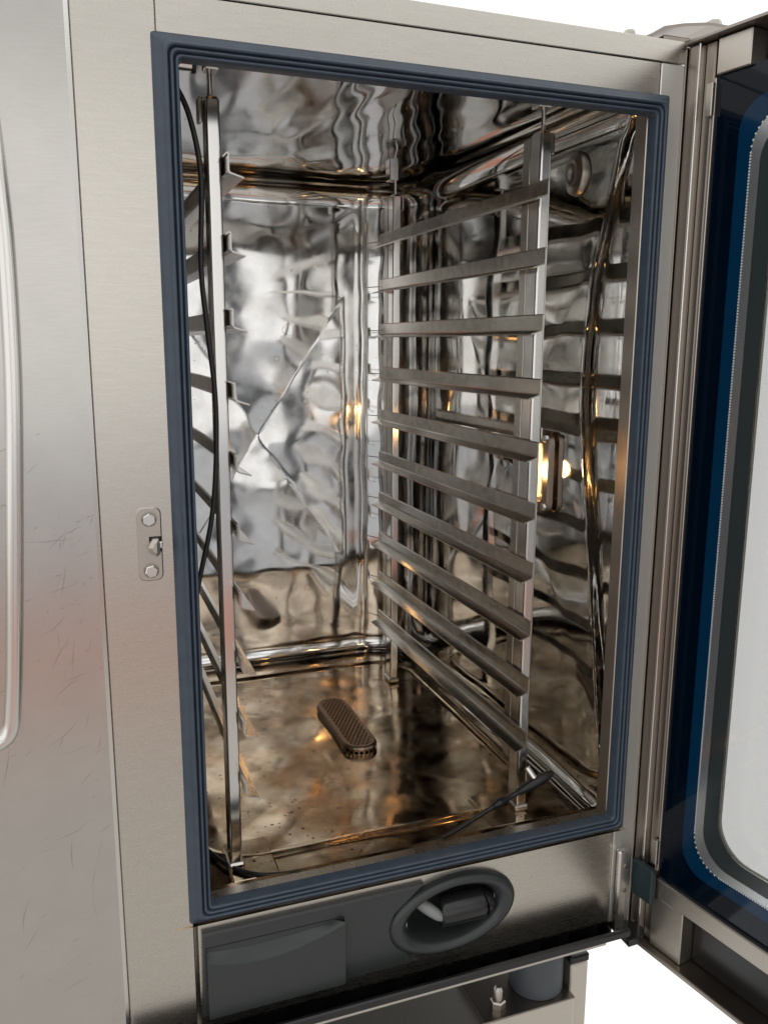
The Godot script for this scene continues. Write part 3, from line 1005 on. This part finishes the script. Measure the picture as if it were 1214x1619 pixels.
func rack(called: String, right: bool, label: String) -> void:
	var r := thing(called, label, "oven rack", "hanging racks in the oven")
	var side := 1.0 if right else -1.0
	var xp := 0.398 if right else 0.0603      # middle of the posts
	var xr := 0.3880 if right else 0.0695     # plate of the rails
	var rail: Mesh = null
	for e in [[-0.080, 0.7480], [-0.500, 0.7500]]:
		var zf: float = e[0]
		var st := begin(true)
		# rounded channel section
		var sec := rrect(xp - 0.0063, zf - 0.022, xp + 0.0063, zf, 0.0022, 4)
		sec = keep_flat(sec)
		var y0 := 0.0 if zf > -0.2 else -0.002
		var y1: float = e[1]
		for i in sec.size():
			var p := sec[i]
			var q := sec[(i + 1) % sec.size()]
			var o := Vector3((p.x + q.x) * 0.5 - xp, 0, (p.y + q.y) * 0.5 - zf + 0.011)
			st.set_smooth_group(0)
			quad(st, Vector3(p.x, y0, p.y), Vector3(q.x, y0, q.y), Vector3(q.x, y1 - 0.003, q.y), Vector3(p.x, y1 - 0.003, p.y), o)
			st.set_smooth_group(FLAT)
			var c := Vector2(xp, zf - 0.011)
			var p2 := p.lerp(c, 0.25)
			var q2 := q.lerp(c, 0.25)
			quad(st, Vector3(p.x, y1 - 0.003, p.y), Vector3(q.x, y1 - 0.003, q.y), Vector3(q2.x, y1, q2.y), Vector3(p2.x, y1, p2.y), o + Vector3(0, 0.01, 0))
			tri(st, Vector3(c.x, y1, c.y), Vector3(p2.x, y1, p2.y), Vector3(q2.x, y1, q2.y), Vector3(0, 1, 0))
			tri(st, Vector3(c.x, y0, c.y), Vector3(p.x, y0, p.y), Vector3(q.x, y0, q.y), Vector3(0, -1, 0))
		var post := obj("post", st, M.chrome, r)
		box("flange", Vector3(xp - side * 0.0057 - 0.0007, y0 + 0.05, zf - 0.037), Vector3(xp - side * 0.0057 + 0.0007, y1 - 0.004, zf - 0.0225), M.rail_steel, post, 0.0003)
		# side hook at the head, hanging rod, foot
		box("hook", Vector3(xp + side * 0.0105 - 0.0018, y1 - 0.022, zf - 0.016), Vector3(xp + side * 0.0105 + 0.0018, y1 - 0.001, zf - 0.004), M.rail_steel, post, 0.001)
		box("hook", Vector3(minf(xp + side * 0.0064, xp + side * 0.0086), y1 - 0.004, zf - 0.016), Vector3(maxf(xp + side * 0.0064, xp + side * 0.0086), y1 - 0.001, zf - 0.004), M.rail_steel, post, 0.0006)
		st = begin(true)
		tube(st, [Vector3(xp - 0.001, y1 - 0.002, zf - 0.007), Vector3(xp - 0.001, 0.7705, zf - 0.007)], 0.0023, 12)
		obj("hanging_rod", st, M.chrome, post)
		st = begin()
		cbox(st, Vector3(xp - 0.0085, y0 - 0.0085, zf - 0.026), Vector3(xp + 0.0085, y0 - 0.0005, zf + 0.003), 0.002)
		obj("foot", st, M.rail_steel, post)
	var first: MeshInstance3D = null
	for k in 10:
		var o: MeshInstance3D
		if first == null:
			o = obj("rail", rail_mesh(side), M.rail_steel, r)
			first = o
		else:
			o = MeshInstance3D.new()
			o.name = "rail"
			o.mesh = first.mesh
			o.material_override = M.rail_steel
			r.add_child(o, true)
		o.position = Vector3(xr, 0.6965 - 0.0663 * k, 0.0)
	# thin stop wire behind the rails, with a spur to each of them
	var st := begin(true)
	tube(st, [Vector3(xr - side * 0.012, 0.7005, -0.572), Vector3(xr - side * 0.012, 0.40, -0.572), Vector3(xr - side * 0.012, 0.062, -0.572)], 0.0011, 8)
	var wire := obj("stop_wire", st, M.chrome, r)
	for k in 10:
		st = begin()
		tube(st, [Vector3(xr - side * 0.001, 0.687 - 0.0663 * k, -0.5480), Vector3(xr - side * 0.012, 0.687 - 0.0663 * k, -0.572)], 0.0007, 6)
		obj("spur", st, M.chrome, wire)
	if right:
		# stamped tie bar on the wall side
		st = begin()
		cbox(st, Vector3(0.4052, 0.4300, -0.365), Vector3(0.4068, 0.4460, -0.080), 0.0006)
		cbox(st, Vector3(0.3990, 0.4440, -0.360), Vector3(0.4050, 0.4458, -0.082), 0.0005)
		obj("tie_bar", st, M.rail_steel, r)

func strainer() -> void:
	var o := thing("drain_strainer", "brown stained perforated drain strainer on the oven floor", "strainer")
	var c := Vector2(0.2735, -0.372)
	var hw := 0.024
	var hl := 0.088
	var yb := -0.0150
	var yt := -0.0025
	var inside := func(p: Vector2, m: float) -> bool:
		var q := Vector2(p.x, maxf(absf(p.y) - (hl - hw), 0.0))
		return q.length() < hw - m
	# perforated top: hexagon cells, each with a round hole
	var st := begin()
	var R := 0.0036
	var hole := 0.0025
	for row in range(-34, 35):
		for col in range(-12, 13):
			var p := Vector2(col * R * 1.732 + (R * 0.866 if row % 2 else 0.0), row * R * 1.5)
			if not inside.call(p, 0.0052): continue
			for k in 12:
				var a0 := TAU * k / 12.0
				var a1 := TAU * (k + 1) / 12.0
				var hx := func(a: float) -> Vector2:
					var m := fposmod(a - PI / 2.0 + PI / 6.0, PI / 3.0) - PI / 6.0
					return Vector2(cos(a), sin(a)) * (R * 0.866 / cos(PI / 6.0 - absf(m)))
				var A: Vector2 = p + hx.call(a0)
				var B: Vector2 = p + hx.call(a1)
				var C: Vector2 = p + Vector2(cos(a1), sin(a1)) * hole
				var D: Vector2 = p + Vector2(cos(a0), sin(a0)) * hole
				var f := func(q: Vector2, y: float): return Vector3(c.x + q.x, y, c.y + q.y)
				quad(st, f.call(A, yt), f.call(B, yt), f.call(C, yt), f.call(D, yt), Vector3(0, 1, 0))
				quad(st, f.call(C, yt), f.call(D, yt), f.call(D, yt - 0.0015), f.call(C, yt - 0.0015), f.call(p, yt) - f.call(C, yt))
	obj("perforated_top", st, M.strainer_steel, o)
	# rounded shoulder and side wall with a row of round holes
	var n := 56
	var ring := func(m: float) -> Array:
		var out := []
		var per := 4.0 * (hl - hw) + TAU * (hw)
		for k in n:
			var t := per * k / n
			var a := 0.0
			var q := Vector2.ZERO
			var s := 2.0 * (hl - hw)
			if t < s: q = Vector2(hw - m, -(hl - hw) + t)
			elif t < s + PI * hw:
				a = (t - s) / hw
				q = Vector2(0, hl - hw) + Vector2(cos(a), sin(a)) * (hw - m)
			elif t < 2.0 * s + PI * hw: q = Vector2(-(hw - m), (hl - hw) - (t - s - PI * hw))
			else:
				a = PI + (t - 2.0 * s - PI * hw) / hw
				q = Vector2(0, -(hl - hw)) + Vector2(cos(a), sin(a)) * (hw - m)
			out.append(c + q)
		return out
	st = begin()
	var levels := [[0.0, yt - 0.004], [0.0012, yt - 0.0012], [0.0035, yt], [0.0070, yt - 0.0003]]
	for l in levels.size() - 1:
		var A: Array = ring.call(levels[l][0])
		var B: Array = ring.call(levels[l + 1][0])
		for k in n:
			var j := (k + 1) % n
			quad(st, Vector3(A[k].x, levels[l][1], A[k].y), Vector3(A[j].x, levels[l][1], A[j].y), Vector3(B[j].x, levels[l + 1][1], B[j].y), Vector3(B[k].x, levels[l + 1][1], B[k].y), Vector3(A[k].x - c.x, 0.01, (A[k].y - c.y) * 0.3))
	obj("shoulder", st, M.strainer_steel, o)
	st = begin()
	var W: Array = ring.call(0.0)
	for k in n:
		var j := (k + 1) % n
		var a := Vector3(W[k].x, 0, W[k].y)
		var b := Vector3(W[j].x, 0, W[j].y)
		var t := (b - a)
		var mid := (a + b) * 0.5 + Vector3(0, (yb + yt - 0.004) * 0.5, 0)
		var hw2 := t.length() * 0.5
		var hh := (yt - 0.004 - yb) * 0.5
		var ux := t.normalized()
		var hint := Vector3(mid.x - c.x, 0, (mid.z - c.y) * 0.4)
		for s in 12:
			var pts := []
			for an in [TAU * s / 12.0, TAU * (s + 1) / 12.0]:
				var dx := cos(an)
				var dy := sin(an)
				var m := minf(hw2 / maxf(absf(dx), 0.0001), hh / maxf(absf(dy), 0.0001))
				pts.append([mid + ux * dx * m + Vector3(0, dy * m, 0), mid + ux * dx * 0.0026 + Vector3(0, dy * 0.0026, 0)])
			quad(st, pts[0][0], pts[1][0], pts[1][1], pts[0][1], hint)
	obj("side_wall", st, M.strainer_steel, o)
	st = begin()
	var I: Array = ring.call(0.004)
	for k in n:
		tri(st, Vector3(c.x, yb + 0.0025, c.y), Vector3(I[k].x, yb + 0.0025, I[k].y), Vector3(I[(k + 1) % n].x, yb + 0.0025, I[(k + 1) % n].y), Vector3(0, 1, 0))
	obj("drain_opening", st, M.dark_gap, o)

func probe() -> void:
	var o := thing("core_temperature_probe", "black core temperature probe with its cable hanging into the oven", "probe")
	var pts := [Vector3(0.012, 0.765, -0.045), Vector3(0.0236, 0.747, -0.05), Vector3(0.0355, 0.721, -0.05), Vector3(0.0433, 0.6735, -0.05), Vector3(0.0406, 0.600, -0.05), Vector3(0.0442, 0.5463, -0.05), Vector3(0.049, 0.4906, -0.05), Vector3(0.0483, 0.4333, -0.05), Vector3(0.0422, 0.3747, -0.05), Vector3(0.0271, 0.3094, -0.05), Vector3(0.010, 0.22, -0.06), Vector3(0.004, 0.10, -0.10), Vector3(0.016, 0.012, -0.13), Vector3(0.0368, -0.0045, -0.116), Vector3(0.0514, -0.0045, -0.0848), Vector3(0.0702, -0.0045, -0.0630), Vector3(0.0881, -0.0050, -0.054), Vector3(0.115, -0.006, -0.051), Vector3(0.19, -0.006, -0.051), Vector3(0.262, -0.006, -0.051), Vector3(0.2905, -0.0040, -0.0555), Vector3(0.322, 0.0045, -0.060), Vector3(0.3500, 0.0165, -0.060)]
	var st := begin(true)
	tube(st, smooth_path(pts, 8), 0.0024, 10)
	obj("cable", st, M.cable_black, o)
	st = begin(true)
	var a := Vector3(0.3500, 0.0165, -0.060)
	var b := Vector3(0.4270, 0.0455, -0.060)
	var pr := [[0.0, 0.0026], [0.02, 0.0044], [0.07, 0.0046], [0.08, 0.0054], [0.13, 0.0054], [0.14, 0.0045], [0.21, 0.0045], [0.22, 0.0030], [0.42, 0.0030], [0.43, 0.0046], [0.55, 0.0050], [0.62, 0.0062], [0.80, 0.0066], [0.92, 0.0052], [0.985, 0.0028], [1.0, 0.0010]]
	var line := []
	var rad := []
	for e in pr:
		line.append(a.lerp(b, e[0]))
		rad.append(e[1])
	tube(st, line, rad, 14)
	obj("handle", st, M.cable_black, o)
	# metal holder pin that carries the handle on the post
	st = begin(true)
	tube(st, [Vector3(0.398, 0.052, -0.070), Vector3(0.404, 0.040, -0.062)], [0.0042, 0.0042], 14)
	obj("collar", st, M.chrome, o)

func stand() -> void:
	var o := thing("oven_stand", "steel stand under the oven with a black capped corner post", "stand")
	box("post", Vector3(0.4590, -0.90, -0.084), Vector3(0.4840, -0.2125, -0.050), M.stand_steel, o, 0.0015)
	box("corner_cap", Vector3(0.4585, -0.2120, -0.130), Vector3(0.4850, -0.2010, -0.0490), M.tray_black, o, 0.002)
	box("post", Vector3(-0.30, -0.90, -0.084), Vector3(-0.266, -0.2125, -0.050), M.stand_steel, o, 0.0015)
	box("beam", Vector3(-0.265, -0.300, -0.1700), Vector3(0.4580, -0.2470, -0.0380), M.stand_steel, o, 0.0015)
	box("side_beam", Vector3(0.4600, -0.300, -0.62), Vector3(0.4830, -0.2470, -0.0850), M.stand_steel, o, 0.0015)
	box("mounting_plate", Vector3(0.335, -0.2465, -0.112), Vector3(0.4575, -0.2442, -0.0360), M.brown_steel, o, 0.0006)
	var st := begin()
	hexhead(st, Vector3(0.362, -0.2440, -0.055), Vector3(0, 1, 0), 0.0095, 0.010, 0.2)
	obj("nut", st, M.dull_steel, o)
	st = begin(true)
	tube(st, [Vector3(0.362, -0.2340, -0.055), Vector3(0.362, -0.2200, -0.055), Vector3(0.362, -0.2170, -0.055)], [0.0055, 0.0055, 0.003], 14)
	obj("bolt", st, M.dull_steel, o)
